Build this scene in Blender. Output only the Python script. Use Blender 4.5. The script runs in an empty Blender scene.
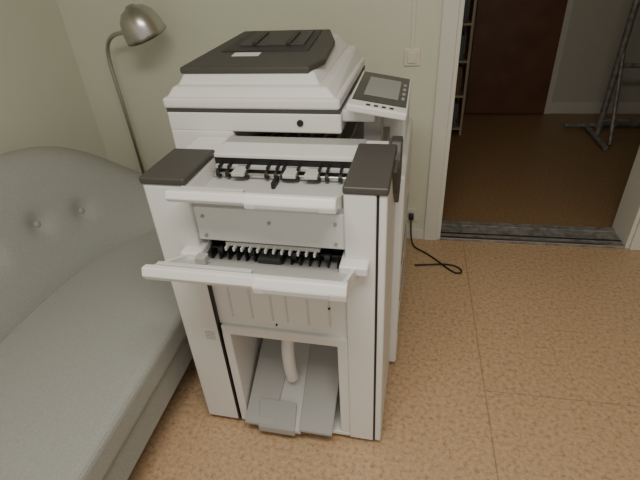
import bpy, bmesh, math
from math import *
from mathutils import Vector, Matrix

# ---------- materials ----------
def mat(name, col, rough=.5, metal=0, noise=0, nscale=20, bump=0, bscale=200, spec=.5):
    m=bpy.data.materials.new(name); m.use_nodes=True
    nt=m.node_tree; b=nt.nodes['Principled BSDF']
    b.inputs['Roughness'].default_value=rough; b.inputs['Metallic'].default_value=metal
    b.inputs['Specular IOR Level'].default_value=spec
    c=(*col,1); b.inputs['Base Color'].default_value=c
    tc=nt.nodes.new('ShaderNodeTexCoord')
    if noise>0:
        n=nt.nodes.new('ShaderNodeTexNoise'); n.inputs['Scale'].default_value=nscale; n.inputs['Detail'].default_value=6
        r=nt.nodes.new('ShaderNodeValToRGB')
        r.color_ramp.elements[0].position=.3; r.color_ramp.elements[1].position=.7
        r.color_ramp.elements[0].color=(*[v*(1-noise) for v in col],1)
        r.color_ramp.elements[1].color=(*[min(1,v*(1+noise)) for v in col],1)
        nt.links.new(tc.outputs['Object'],n.inputs['Vector']); nt.links.new(n.outputs['Fac'],r.inputs['Fac']); nt.links.new(r.outputs['Color'],b.inputs['Base Color'])
    if bump>0:
        n2=nt.nodes.new('ShaderNodeTexNoise'); n2.inputs['Scale'].default_value=bscale
        bp=nt.nodes.new('ShaderNodeBump'); bp.inputs['Strength'].default_value=bump; bp.inputs['Distance'].default_value=.002
        nt.links.new(tc.outputs['Object'],n2.inputs['Vector']); nt.links.new(n2.outputs['Fac'],bp.inputs['Height']); nt.links.new(bp.outputs['Normal'],b.inputs['Normal'])
    return m
M={}
M['wall']=mat('wall_paint',(.70,.715,.585),.6,noise=.02,nscale=3,bump=.1,bscale=120)
M['hall']=mat('hall_wall_paint',(.60,.59,.50),.7)
M['trim']=mat('trim_paint',(.74,.73,.66),.4)
M['fabric']=mat('sofa_fabric',(.36,.365,.335),.95,noise=.12,nscale=240,bump=.45,bscale=520,spec=.15)
M['chrome']=mat('brushed_steel',(.55,.53,.5),.28,metal=1)
M['dark']=mat('dark_plastic',(.03,.03,.03),.5)
M['thr']=mat('threshold_metal',(.30,.29,.27),.5,metal=.3,noise=.4,nscale=25)
M['brown']=mat('brown_door',(.17,.075,.04),.45,noise=.2,nscale=6)
M['wood']=mat('shelf_wood',(.5,.40,.26),.5,noise=.1,nscale=8)
M['plastic']=mat('ivory_plastic',(.75,.72,.6),.4)
M['cable']=mat('black_cable',(.01,.01,.01),.5)
M['ceil']=mat('ceiling_paint',(.8,.8,.76),.8)
M['white']=mat('copier_white_plastic',(.78,.775,.745),.38)
M['white2']=mat('copier_inner_plastic',(.54,.54,.52),.45)
M['rib']=mat('copier_panel_rib',(.64,.635,.61),.45)
M['grey']=mat('copier_grey_plastic',(.38,.38,.36),.45)
M['cap']=mat('copier_dark_grey',(.065,.060,.054),.5)
M['black']=mat('roller_black',(.012,.012,.012),.5)
M['glass']=mat('lcd_panel',(.26,.28,.27),.15)
M['panel']=mat('panel_black',(.02,.02,.022),.25)
M['label']=mat('paper_label',(.8,.8,.76),.6)
M['box1']=mat('binder_blue_grey',(.12,.14,.17),.6)
M['box2']=mat('binder_brown',(.22,.13,.07),.6)

def floor_mat(name,dk,md,lt,seams):
    m=bpy.data.materials.new(name); m.use_nodes=True; nt=m.node_tree; N=nt.nodes; Lk=nt.links
    b=N['Principled BSDF']; b.inputs['Roughness'].default_value=.38
    g=N.new('ShaderNodeNewGeometry')
    n=N.new('ShaderNodeTexNoise'); n.inputs['Scale'].default_value=58; n.inputs['Detail'].default_value=9; n.inputs['Roughness'].default_value=.7
    Lk.new(g.outputs['Position'],n.inputs['Vector'])
    r=N.new('ShaderNodeValToRGB'); e=r.color_ramp.elements
    e[0].position=.34; e[0].color=(*dk,1); e[1].position=.64; e[1].color=(*lt,1)
    x=e.new(.46); x.color=(*md,1)
    Lk.new(n.outputs['Fac'],r.inputs['Fac'])
    if not seams:
        Lk.new(r.outputs[0],b.inputs['Base Color']); return m
    s=N.new('ShaderNodeSeparateXYZ'); Lk.new(g.outputs['Position'],s.inputs[0])
    def mth(op,a,bv):
        q=N.new('ShaderNodeMath'); q.operation=op
        for i,v in enumerate((a,bv)):
            if v is None: continue
            if isinstance(v,(int,float)): q.inputs[i].default_value=v
            else: Lk.new(v,q.inputs[i])
        return q.outputs[0]
    a=mth('LESS_THAN',mth('ABSOLUTE',mth('SUBTRACT',s.outputs[0],.372),None),.0022)
    c=mth('LESS_THAN',mth('ABSOLUTE',mth('SUBTRACT',s.outputs[1],1.35),None),.0016)
    c=mth('MULTIPLY',c,mth('GREATER_THAN',s.outputs[0],.372))
    f=mth('MULTIPLY',mth('MAXIMUM',a,c),.5)
    mx=N.new('ShaderNodeMixRGB'); mx.inputs[2].default_value=(.16,.08,.035,1)
    Lk.new(f,mx.inputs[0]); Lk.new(r.outputs[0],mx.inputs[1]); Lk.new(mx.outputs[0],b.inputs['Base Color'])
    return m
M['floor']=floor_mat('linoleum',(.35,.21,.105),(.53,.35,.20),(.64,.46,.295),True)
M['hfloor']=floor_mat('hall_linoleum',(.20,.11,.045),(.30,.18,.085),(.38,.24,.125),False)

# ---------- mesh helpers ----------
def link(o,parent=None):
    bpy.context.collection.objects.link(o)
    if parent: o.parent=parent
    return o
def obj(name,bm,m,parent=None,smooth=False):
    me=bpy.data.meshes.new(name); bm.to_mesh(me); bm.free()
    me.materials.append(m)
    if smooth:
        for p in me.polygons: p.use_smooth=True
    return link(bpy.data.objects.new(name,me),parent)
def box(name,x0,x1,y0,y1,z0,z1,m,parent=None,bev=0,seg=2):
    bm=bmesh.new(); bmesh.ops.create_cube(bm,size=1)
    for v in bm.verts:
        v.co=Vector(((x0+x1)/2+v.co.x*(x1-x0),(y0+y1)/2+v.co.y*(y1-y0),(z0+z1)/2+v.co.z*(z1-z0)))
    if bev: bmesh.ops.bevel(bm,geom=bm.edges[:],offset=bev,segments=seg,profile=.5,affect='EDGES')
    return obj(name,bm,m,parent)
def hexa(name,bot,top,m,parent=None,bev=0,seg=2):
    """solid from two matching vertex loops (any n)"""
    bm=bmesh.new(); a=[bm.verts.new(p) for p in bot]; b=[bm.verts.new(p) for p in top]; n=len(a)
    bm.faces.new(a[::-1]); bm.faces.new(b)
    for i in range(n): bm.faces.new((a[i],a[(i+1)%n],b[(i+1)%n],b[i]))
    bmesh.ops.recalc_face_normals(bm,faces=bm.faces[:])
    if bev: bmesh.ops.bevel(bm,geom=bm.edges[:],offset=bev,segments=seg,profile=.5,affect='EDGES')
    return obj(name,bm,m,parent)
def prof_x(name,yz,x0,x1,m,parent=None,bev=0):
    return hexa(name,[(x0,y,z) for y,z in yz],[(x1,y,z) for y,z in yz],m,parent,bev)
def cyl(name,c,r,l,axis,m,parent=None,seg=24):
    bm=bmesh.new(); bmesh.ops.create_cone(bm,cap_ends=True,segments=seg,radius1=r,radius2=r,depth=l)
    R={'X':Matrix.Rotation(pi/2,4,'Y'),'Y':Matrix.Rotation(pi/2,4,'X'),'Z':Matrix.Identity(4)}[axis]
    bmesh.ops.transform(bm,matrix=Matrix.Translation(c)@R,verts=bm.verts)
    return obj(name,bm,m,parent)
def tube(name,pts,r,m,parent=None,cyc=False,kind='NURBS'):
    cu=bpy.data.curves.new(name,'CURVE'); cu.dimensions='3D'; cu.bevel_depth=r; cu.bevel_resolution=4; cu.use_fill_caps=True
    s=cu.splines.new(kind); s.points.add(len(pts)-1)
    for p,q in zip(s.points,pts): p.co=(*q,1)
    if kind=='NURBS': s.use_endpoint_u=True; s.order_u=4; s.resolution_u=10
    cu.materials.append(m)
    return link(bpy.data.objects.new(name,cu),parent)
def empty(name,loc=(0,0,0),rz=0):
    e=bpy.data.objects.new(name,None); e.location=loc; e.rotation_euler=(0,0,rz); return link(e)

# ---------- room ----------
WX=-1.90; WY=2.50
box('floor',WX-.1,3.2,-1.2,2.66,-.05,0,M['floor'])
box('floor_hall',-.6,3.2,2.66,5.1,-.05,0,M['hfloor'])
box('ceiling',WX-.1,3.2,-1.2,5.1,2.6,2.65,M['ceil'])
box('wall_left',WX-.1,WX,-1.2,2.7,0,2.6,M['wall'])
box('wall_back_1',WX,.21,WY,WY+.2,0,2.6,M['wall'])
box('wall_back_2',1.31,3.1,WY,WY+.2,0,2.6,M['wall'])
box('wall_back_3',.21,1.31,WY,WY+.2,2.2,2.6,M['wall'])
box('wall_right',3.1,3.2,-1.2,5.1,0,2.6,M['wall'])
box('wall_hall_back',-.6,3.1,5.0,5.1,0,2.6,M['hall'])
box('wall_hall_left',-.6,-.5,2.7,5.0,0,2.6,M['hall'])
box('trim_1',.135,.212,WY-.018,WY,0,2.25,M['trim'],bev=.004)
box('trim_2',1.308,1.385,WY-.018,WY,0,2.25,M['trim'],bev=.004)
box('trim_3',.212,.235,WY-.005,WY+.22,0,2.2,M['trim'],bev=.003)
box('trim_4',1.285,1.308,WY-.005,WY+.22,0,2.2,M['trim'],bev=.003)
box('baseboard_back_1',WX,.135,WY-.012,WY,0,.07,M['trim'],bev=.003)
box('baseboard_back_2',1.385,3.1,WY-.012,WY,0,.07,M['trim'],bev=.003)
box('baseboard_left',WX,WX+.012,-1.2,WY,0,.07,M['trim'],bev=.003)
box('baseboard_hall',1.42,3.1,4.985,5.0,0,.11,M['trim'],bev=.003)
box('trim_5',1.36,1.42,4.975,5.0,0,2.1,M['trim'],bev=.003)
t=empty('door_threshold')
box('sill',.235,1.285,WY-.01,WY+.21,0,.014,M['thr'],t,bev=.003)
box('strip_front',.235,1.285,WY-.012,WY+.012,.014,.02,M['chrome'],t,bev=.002)
box('groove',.235,1.285,WY+.05,WY+.065,.014,.0155,M['dark'],t)
box('strip_back',.235,1.285,WY+.15,WY+.2,.014,.02,M['thr'],t,bev=.002)
d=empty('door_1')
box('leaf',.58,1.36,4.95,4.99,.01,2.05,M['brown'],d,bev=.004)
box('handle',1.26,1.28,4.90,4.95,1.2,1.22,M['chrome'],d)
bk=empty('bookcase')
bx0,bx1,by0,by1=-.35,.50,4.34,4.62
box('side_left',bx0,bx0+.02,by0,by1,0,1.9,M['wood'],bk); box('side_right',bx1-.02,bx1,by0,by1,0,1.9,M['wood'],bk)
box('back_board',bx0,bx1,by1-.01,by1,0,1.9,M['wood'],bk)
for i in range(7): box('shelf_%d'%i,bx0+.02,bx1-.02,by0,by1-.01,.05+i*.3,.07+i*.3,M['wood'],bk)
for i in range(5):
    for j in range(5):
        box('binder_%d_%d'%(i,j),.1+j*.07,.165+j*.07,by0+.03,by1-.02,.071+i*.3,.071+i*.3+.2+.02*((i+j)%3),M['box1'] if (i+2*j)%3 else M['box2'],bk,bev=.003)
# metal rack in the hall
rk=empty('metal_trolley')
for (x,y) in ((1.66,4.3),(2.3,4.3)):
    tube('leg',[(x,y,0.03),(x+.02,y,1.6)],.026,M['thr'],rk,kind='POLY')
    tube('brace',[(x+.02,y-.26,0.04),(x+.02,y,.75)],.016,M['thr'],rk,kind='POLY')
    tube('foot',[(x-.02,y-.30,.025),(x-.02,y+.3,.025)],.022,M['thr'],rk,kind='POLY')
tube('rail',[(1.66,4.3,.16),(2.3,4.3,.16)],.02,M['thr'],rk,kind='POLY')
tube('rail_mid',[(1.66,4.3,.62),(2.3,4.3,.62)],.02,M['thr'],rk,kind='POLY')
tube('rail_top',[(1.68,4.3,1.55),(2.32,4.3,1.55)],.018,M['thr'],rk,kind='POLY')
tube('foot_rail',[(1.45,4.55,.03),(2.3,4.55,.03)],.02,M['thr'],rk,kind='POLY')

# ---------- switch + conduit + socket ----------
sw=empty('light_switch')
box('plate',-.035,.045,WY-.012,WY,1.045,1.13,M['plastic'],sw,bev=.004)
box('rocker',-.018,.028,WY-.02,WY-.01,1.06,1.115,M['plastic'],sw,bev=.003)
box('conduit',-.004,.012,WY-.01,WY,1.13,2.6,M['trim'],sw,bev=.002)
so=empty('wall_socket')
box('plate',.01,.09,WY-.015,WY,.13,.22,M['plastic'],so,bev=.005)
box('plug',.035,.065,WY-.05,WY-.015,.155,.19,M['dark'],so,bev=.006)
tube('power_cable',[(.05,WY-.05,.17),(.05,WY-.1,.1),(.06,WY-.12,.01),(.12,2.36,.006),(.22,2.25,.006),(.30,2.13,.006),(.36,2.16,.006),(.30,2.24,.006),(.2,2.22,.006),(.08,2.2,.006)],.005,M['cable'])

# ---------- sofa ----------
sf=empty('sofa')
box('seat',-1.6,-.82,.02,2.10,.30,.43,M['fabric'],sf,bev=.03,seg=4)
box('seat_base',-1.6,-.835,.03,2.08,.16,.31,M['fabric'],sf,bev=.015,seg=3)
for i,(x,y) in enumerate(((-.9,.15),(-.9,2.0),(-1.65,.15),(-1.65,2.0))):
    box('leg_%d'%(i+1),x-.02,x+.02,y-.02,y+.02,0,.17,M['dark'],sf,bev=.004)
half=[((-1.43,1.07),(-1.77,1.07),.96),((-1.42,1.3),(-1.77,1.32),.955),((-1.385,1.5),(-1.765,1.58),.94),((-1.325,1.66),(-1.73,1.85),.885),((-1.24,1.78),(-1.65,2.06),.74),((-1.12,1.88),(-1.47,2.17),.57),((-.98,1.93),(-1.2,2.19),.47),((-.87,1.95),(-.95,2.17),.44)]
st=[((a[0],2.14-a[1]),(b[0],2.14-b[1]),z) for a,b,z in reversed(half[1:])]+half
bm=bmesh.new(); rings=[]
for (a,b,z) in st:
    A=Vector((*a,0)); B=Vector((*b,0)); dv=(B-A)
    h=z-.40
    pr=[(0,.30),(-.03,.43),(.12,.40+h*.30),(.28,.40+h*.65),(.44,.40+h*.90),(.66,.40+h*1.0),(.92,.40+h*.97),(1.04,.40+h*.7),(1.06,.3),(1.0,.17)]
    rings.append([bm.verts.new((A+dv*u)+Vector((0,0,zz))) for u,zz in pr])
for r0,r1 in zip(rings,rings[1:]):
    for i in range(len(r0)-1): bm.faces.new((r0[i],r0[i+1],r1[i+1],r1[i]))
bm.faces.new(rings[0]); bm.faces.new(rings[-1][::-1])
bmesh.ops.recalc_face_normals(bm,faces=bm.faces[:])
o=obj('backrest_cage',bm,M['fabric'],sf)
s=o.modifiers.new('sub','SUBSURF'); s.levels=4; s.render_levels=4
dg=bpy.context.evaluated_depsgraph_get(); me=bpy.data.meshes.new_from_object(o.evaluated_get(dg))
bpy.data.objects.remove(o)
o=link(bpy.data.objects.new('backrest',me),sf)
for p in me.polygons: p.use_smooth=True
bpy.context.view_layer.update()
btn=[]
for (y,z) in ((.35,.68),(.62,.68),(.89,.68),(1.16,.68),(1.41,.68),(1.61,.635)):
    ok,loc,nor,_=o.ray_cast(Vector((-.8,y,z)),Vector((-1,0,0)))
    if ok: btn.append((loc.copy(),nor.copy()))
for v in me.vertices:
    for l,n in btn:
        dd=(v.co-l).length
        if dd<.2: v.co-=n*.028*exp(-(dd/.048)**2)
for i,(l,n) in enumerate(btn):
    bm=bmesh.new(); bmesh.ops.create_uvsphere(bm,u_segments=16,v_segments=8,radius=.014)
    bmesh.ops.scale(bm,vec=(1,1,.45),verts=bm.verts)
    b=obj('button_%d'%i,bm,M['fabric'],sf,True); b.location=l-n*.024; b.rotation_euler=n.to_track_quat('Z','Y').to_euler()

# ---------- floor lamp ----------
fl=empty('floor_lamp')
lx,ly=-1.58,2.36
bm=bmesh.new(); bmesh.ops.create_cone(bm,cap_ends=True,segments=48,radius1=.13,radius2=.12,depth=.02)
for v in bm.verts: v.co+=Vector((lx,ly,.01))
obj('base',bm,M['chrome'],fl)
tube('stem',[(lx,ly,.02),(lx,ly,.6),(lx-.01,ly,1.0),(lx-.02,ly,1.14),(lx+.01,ly-.01,1.23),(lx+.08,ly-.03,1.265),(lx+.16,ly-.06,1.27)],.011,M['chrome'],fl)
prof=[(0,.0),(.02,.0),(.03,-.01),(.06,-.022),(.085,-.05),(.1,-.09),(.105,-.13),(.108,-.15),(.1,-.15),(.09,-.09),(.05,-.03),(0,-.02)]
bm=bmesh.new(); vs=[bm.verts.new((r,0,z)) for r,z in prof]
es=[bm.edges.new((a,b)) for a,b in zip(vs,vs[1:])]
bmesh.ops.spin(bm,geom=vs+es,cent=(0,0,0),axis=(0,0,1),dvec=(0,0,0),angle=2*pi,steps=40)
bmesh.ops.remove_doubles(bm,verts=bm.verts[:],dist=1e-4); bmesh.ops.recalc_face_normals(bm,faces=bm.faces[:])
o=obj('shade',bm,M['chrome'],fl,True); o.location=(-1.34,2.26,1.395); o.rotation_euler=(radians(14),radians(-14),0)

# ---------- photocopier (local frame: x along near face, right corner = 0; y away) ----------
cp=empty('photocopier',(-.040,1.040,0),radians(-2))
W=M['white']; G=M['grey']; W2=M['white2']; C=M['cap']; B=M['black']
# finisher
box('finisher_left_column',-.69,-.556,0,.38,.025,1.055,W,cp,bev=.008,seg=3)
box('finisher_right_column',-.114,-.028,0,.38,.025,1.055,W,cp,bev=.004)
box('finisher_front_door',-.022,.0,.002,.38,.025,1.055,W,cp,bev=.006,seg=3)
box('finisher_core',-.556,-.02,.10,.37,.53,.985,G,cp)
box('finisher_core_lower',-.556,-.02,.315,.37,.03,.54,G,cp)
box('cap_left',-.694,-.554,-.004,.215,1.055,1.077,C,cp,bev=.006,seg=3)
box('cap_right',-.116,.003,-.004,.30,1.055,1.077,C,cp,bev=.006,seg=3)
prof_x('cap_side',[(.13,1.06),(.22,1.06),(.27,.975),(.35,1.066),(.40,1.066),(.40,.93),(.30,.875),(.20,.96)],-.02,.014,C,cp,bev=.004)
# upper exit cavity
box('upper_floor',-.556,-.114,.02,.24,.985,1.0,W2,cp)
box('upper_back',-.556,-.114,.205,.225,1.0,1.055,B,cp)
box('upper_cover',-.556,-.114,.20,.30,1.055,1.069,W,cp,bev=.003)
box('upper_cover_bar',-.57,-.10,.30,.38,1.02,1.06,G,cp,bev=.004)
box('roller_rail',-.553,-.117,.192,.205,1.022,1.034,W2,cp,bev=.002)
cyl('roller_shaft',(-.335,.165,1.02),.004,.43,'X',M['chrome'],cp)
for i,x in enumerate((-.53,-.50,-.44,-.375,-.345,-.325,-.28,-.215,-.19,-.15)):
    cyl('roller_%d'%i,(x,.165,1.02),.013,.010,'X',B,cp)
    box('roller_clip_%d'%i,x-.004,x+.004,.17,.20,1.032,1.042,B,cp,bev=.002)
for i,x in enumerate((-.46,-.30,-.235)): box('roller_guard_%d'%i,x-.02,x+.02,.14,.20,1.022,1.034,W2,cp,bev=.002)
box('paper_guide',-.348,-.336,.11,.16,1.0,1.022,B,cp,bev=.004)
# trays
def tray(pre,x0,x1,ys,zs,yl,zl,lip):
    prof_x(pre+'_plate',[(ys,zs),(yl,zl),(yl,zl-.012),(ys,zs-.014)],x0+.015,x1-.015,W2,cp,bev=.002)
    prof_x(pre+'_lip',[(yl+.018,zl+.002),(yl-.004,zl+.006),(yl-.012,zl-lip*.5),(yl-.004,zl-lip),(yl+.010,zl-lip)],x0,x1,W,cp,bev=.003)
    prof_x(pre+'_grip',[(yl+.01,zl+.006),(yl-.008,zl+.009),(yl-.02,zl-lip*.4),(yl-.016,zl-lip*1.1),(yl+.010,zl-lip*1.1)],x1-.23,x1+.002,W,cp,bev=.004)
    box(pre+'_handle',x1-.20,x1-.04,yl-.0215,yl-.012,zl-lip*.85,zl-lip*.40,W2,cp,bev=.002)
    box(pre+'_stop',x0+.03,x1-.24,yl+.018,yl+.03,zl-.008,zl+.006,W2,cp,bev=.002)
    for k,x in enumerate((x0+.012,x1-.012)):
        prof_x(pre+'_cheek_%d'%k,[(ys,zs+.02),(yl,zl+.004),(yl,zl-lip*.8),(ys,zs-.03)],x-.006,x+.006,W,cp,bev=.002)
tray('upper_tray',-.56,-.115,.07,1.0,-.09,1.082,.026)
# middle panel
box('middle_panel',-.556,-.114,.012,.11,.872,.985,W,cp,bev=.004)
for i,(x,z) in enumerate(((-.53,.955),(-.33,.945),(-.14,.955),(-.53,.89),(-.14,.89))): cyl('screw_%d'%i,(x,.01,z),.005,.006,'Y',G,cp,12)
# lower exit
box('lower_exit_back',-.556,-.114,.08,.11,.785,.875,B,cp)
box('lower_exit_bar',-.48,-.19,.02,.08,.850,.864,W2,cp,bev=.003)
for i in range(12): box('white_finger_%d'%i,-.475+i*.0245,-.469+i*.0245,.0,.03,.846,.858,W,cp,bev=.001)
box('lower_exit_base',-.556,-.114,.01,.10,.78,.795,G,cp)
cyl('lower_shaft',(-.335,.04,.828),.005,.42,'X',B,cp)
for i in range(15):
    x=-.53+i*.028; box('guide_rib_%d'%i,x-.002,x+.002,.012,.07,.80,.832,B,cp,bev=.0008)
for i,x in enumerate((-.50,-.40,-.36,-.31,-.27,-.17)):
    cyl('lower_roller_%d'%i,(x,.03,.828),.014,.016,'X',B,cp)
box('lower_center_block',-.375,-.305,-.005,.05,.80,.832,M['dark'],cp,bev=.004)
box('wing_left',-.605,-.54,-.035,.05,.822,.852,W,cp,bev=.006,seg=3)
box('wing_right',-.125,-.045,-.04,.05,.822,.852,W,cp,bev=.006,seg=3)
tray('lower_tray',-.60,-.072,.02,.80,-.215,.926,.032)
box('tray_block',-.52,-.49,-.10,-.07,.862,.885,G,cp,bev=.003)
# lower panel, ribbed
box('lower_panel',-.556,-.114,.014,.10,.53,.78,W,cp,bev=.003)
for i,x in enumerate((-.50,-.43,-.36,-.31,-.24,-.17)): box('panel_rib_%d'%i,x-.0025,x+.0025,.011,.016,.57,.775,M['rib'],cp,bev=.001)
box('vertical_gap',-.560,-.553,-.001,.06,.03,.74,B,cp)
box('gap_right',-.028,-.022,.004,.3,.03,1.05,B,cp)
cyl('hole',(-.17,.011,.65),.004,.006,'Y',B,cp,12); cyl('hole2',(-.35,.011,.555),.003,.006,'Y',B,cp,12)
# booklet recess frame
box('recess_top',-.548,-.114,.0,.05,.495,.535,W,cp,bev=.006)
box('recess_left',-.548,-.518,.0,.30,.05,.50,W,cp,bev=.004)
box('recess_right',-.148,-.114,.0,.30,.05,.50,W,cp,bev=.004)
box('recess_bottom',-.548,-.114,.0,.30,.03,.05,W,cp,bev=.004)
zt=lambda y:.075+(y+.045)*.80
y0,y1=.235,-.04
for nm,xa,xb,xc,xd in (('booklet_wing_left',-.495,-.365,-.515,-.40),('booklet_wing_right',-.30,-.165,-.30,-.175)):
    hexa(nm,[(xa,y0,zt(y0)-.012),(xb,y0,zt(y0)-.012),(xd,y1,zt(y1)-.012),(xc,y1,zt(y1)-.012)],
            [(xa,y0,zt(y0)),(xb,y0,zt(y0)),(xd,y1,zt(y1)),(xc,y1,zt(y1))],G,cp,bev=.003)
hexa('booklet_channel',[(-.37,y0,zt(y0)-.026),(-.295,y0,zt(y0)-.026),(-.295,y1,zt(y1)-.026),(-.41,y1,zt(y1)-.026)],
            [(-.37,y0,zt(y0)-.010),(-.295,y0,zt(y0)-.010),(-.295,y1,zt(y1)-.010),(-.41,y1,zt(y1)-.010)],W2,cp,bev=.002)
hexa('booklet_lip',[(-.47,.03,.075),(-.32,.03,.075),(-.315,-.045,.040),(-.46,-.045,.040)],[(-.47,.03,.142),(-.32,.03,.142),(-.315,-.045,.072),(-.46,-.045,.072)],G,cp,bev=.005)
box('booklet_slot',-.515,-.15,.23,.295,.44,.495,B,cp)
tube('booklet_arm',[(-.345,.20,.49),(-.345,.13,.48),(-.345,.08,.42),(-.345,.06,.34),(-.345,.085,.22)],.024,W,cp)
box('recess_back',-.52,-.146,.295,.315,.05,.50,W2,cp)
box('label_side',-.615,-.57,-.001,.004,.46,.51,M['label'],cp)
for i in range(6): box('label_line_%d'%i,-.611,-.574,-.002,.0,.465+i*.007,.467+i*.007,G,cp)
for i,(x,y) in enumerate(((-.64,.06),(-.06,.06),(-.64,.9),(-.02,.9))): cyl('caster_%d'%i,(x,y,.022),.022,.03,'X',B,cp)
# main body
box('main_body',-.78,.028,.385,1.0,.03,.93,W,cp,bev=.012,seg=3)
for i,z in enumerate((.18,.36,.54)):
    box('drawer_gap_%d'%i,.02,.0295,.42,.98,z,z+.004,B,cp)
    box('drawer_handle_%d'%i,.02,.034,.60,.80,z+.09,z+.12,G,cp,bev=.003)
box('output_floor',-.56,-.0,.39,.95,.93,.945,W2,cp,bev=.003)
prof_x('output_slope',[(.39,.945),(.78,.945),(.78,1.0)],-.5,-.05,G,cp)
for i in range(9): box('output_rib_%d'%i,-.48+i*.05,-.476+i*.05,.40,.78,.945,1.003,W2,cp,bev=.001)
box('rear_pillar',-.795,-.56,.385,1.0,.93,1.075,W,cp,bev=.008,seg=3)
box('far_wall',-.56,-.15,.80,1.0,.93,1.075,W2,cp)
box('far_column',-.15,.01,.70,1.0,.93,1.09,W,cp,bev=.012,seg=3)
# scanner
box('scanner_base',-.795,-.184,.385,1.0,1.07,1.138,W,cp,bev=.007,seg=3)
box('scanner_gap',-.793,-.186,.3865,.998,1.136,1.150,C,cp)
box('scanner_lid',-.80,-.186,.380,1.0,1.149,1.185,W,cp,bev=.010,seg=3)
cyl('round_mark',(-.32,.383,1.106),.011,.006,'Y',B,cp)
lo=[(-.79,.395,1.182),(-.20,.395,1.182),(-.195,.99,1.182),(-.79,.99,1.182)]
hi=[(-.77,.42,1.213),(-.235,.42,1.213),(-.22,.98,1.235),(-.77,.98,1.235)]
hexa('feeder_base',lo,hi,W,cp,bev=.006,seg=3)
lo=[(-.762,.44,1.212),(-.26,.44,1.212),(-.25,.97,1.235),(-.762,.97,1.235)]
hi=[(-.745,.47,1.248),(-.285,.47,1.248),(-.29,.95,1.285),(-.71,.95,1.285)]
hexa('feeder_body',lo,hi,W,cp,bev=.006,seg=3)
pl=[(-.755,.46),(-.30,.46),(-.262,.55),(-.27,.78),(-.32,.95),(-.69,.95)]
zz=lambda y:1.245+(y-.47)*.075
hexa('feeder_cover',[(x,y,zz(y)) for x,y in pl],[(x,y,zz(y)+.022) for x,y in pl],C,cp,bev=.006,seg=3)
pl=[(-.67,.64),(-.34,.64),(-.35,.93),(-.65,.93)]
hexa('feeder_tray',[(x,y,zz(y)+.012) for x,y in pl],[(x,y,zz(y)+.026) for x,y in pl],M['dark'],cp,bev=.002)
pl=[(-.62,.70),(-.37,.70),(-.375,.90),(-.61,.90)]
hexa('feeder_sheet_guide',[(x,y,zz(y)+.02) for x,y in pl],[(x,y,zz(y)+.032) for x,y in pl],C,cp,bev=.002)
for k,x in enumerate((-.56,-.43)):
    pl=[(x-.01,.70),(x+.01,.70),(x+.01,.86),(x-.01,.86)]
    hexa('feeder_fence_%d'%k,[(a,y,zz(y)+.02) for a,y in pl],[(a,y,zz(y)+.038) for a,y in pl],M['dark'],cp,bev=.002)
pl=[(-.61,.585),(-.51,.585),(-.51,.625),(-.61,.625)]
hexa('feeder_label',[(x,y,zz(y)+.02) for x,y in pl],[(x,y,zz(y)+.0235) for x,y in pl],M['label'],cp)
# operation panel
P=lambda u,v,w=0: Vector((-.154,.322,1.19)).lerp(Vector((.026,.355,1.150)),u)+ (Vector((-.005,.415,0)))*v + Vector((.21,-.02,.97))*w
def slab(nm,u0,u1,v0,v1,w0,w1,m,bev=0):
    q=[(u0,v0),(u1,v0),(u1,v1),(u0,v1)]
    hexa(nm,[P(u,v,w0) for u,v in q],[P(u,v,w1) for u,v in q],m,cp,bev,3)
slab('panel_housing',0,1,0,1,-.024,0,W,.006)
slab('panel_face',.04,.96,.13,.97,-.002,.0015,M['panel'],.0005)
slab('panel_screen',.20,.80,.28,.82,.001,.0028,M['glass'])
for i in range(4): slab('panel_key_%d'%i,.3+i*.13,.37+i*.13,.04,.07,.0,.002,B)
for i in range(4): slab('panel_side_key_%d'%i,.86,.91,.30+i*.13,.36+i*.13,.001,.003,G)
box('panel_arm',-.12,-.06,.44,.52,.94,1.14,G,cp,bev=.006)
box('panel_bracket',-.19,-.08,.42,.60,1.10,1.14,W,cp,bev=.006)

# ---------- lights / world / camera ----------
def area(name,loc,size,sy,e,rot=(0,0,0),col=(1,.93,.82)):
    l=bpy.data.lights.new(name,'AREA'); l.shape='RECTANGLE'; l.size=size; l.size_y=sy; l.energy=e; l.color=col
    o=bpy.data.objects.new(name,l); o.location=loc; o.rotation_euler=rot; return link(o)
area('ceiling_light',(-.1,.15,2.55),1.2,.6,38,col=(1,.955,.875))
area('hall_light',(1.4,4.4,2.55),.4,.3,1.0)
w=bpy.data.worlds.new('world'); bpy.context.scene.world=w; w.use_nodes=True
w.node_tree.nodes['Background'].inputs[0].default_value=(1,.955,.88,1); w.node_tree.nodes['Background'].inputs[1].default_value=.55

cam=bpy.data.cameras.new('camera'); co=link(bpy.data.objects.new('camera',cam))
f=460.; nad=(365,950); dx,dy=nad[0]-320,nad[1]-240
th=atan(f/hypot(dx,dy)); ro=atan2(dx,dy); yaw=radians(12); H=1.6
cam.sensor_width=36; cam.lens=f/640*36; cam.clip_start=.02
co.location=(0,0,H)
R=Matrix.Rotation(yaw,4,'Z')@Matrix.Rotation(pi/2-th,4,'X')@Matrix.Rotation(-ro,4,'Z')
co.rotation_euler=R.to_euler()
bpy.context.scene.camera=co
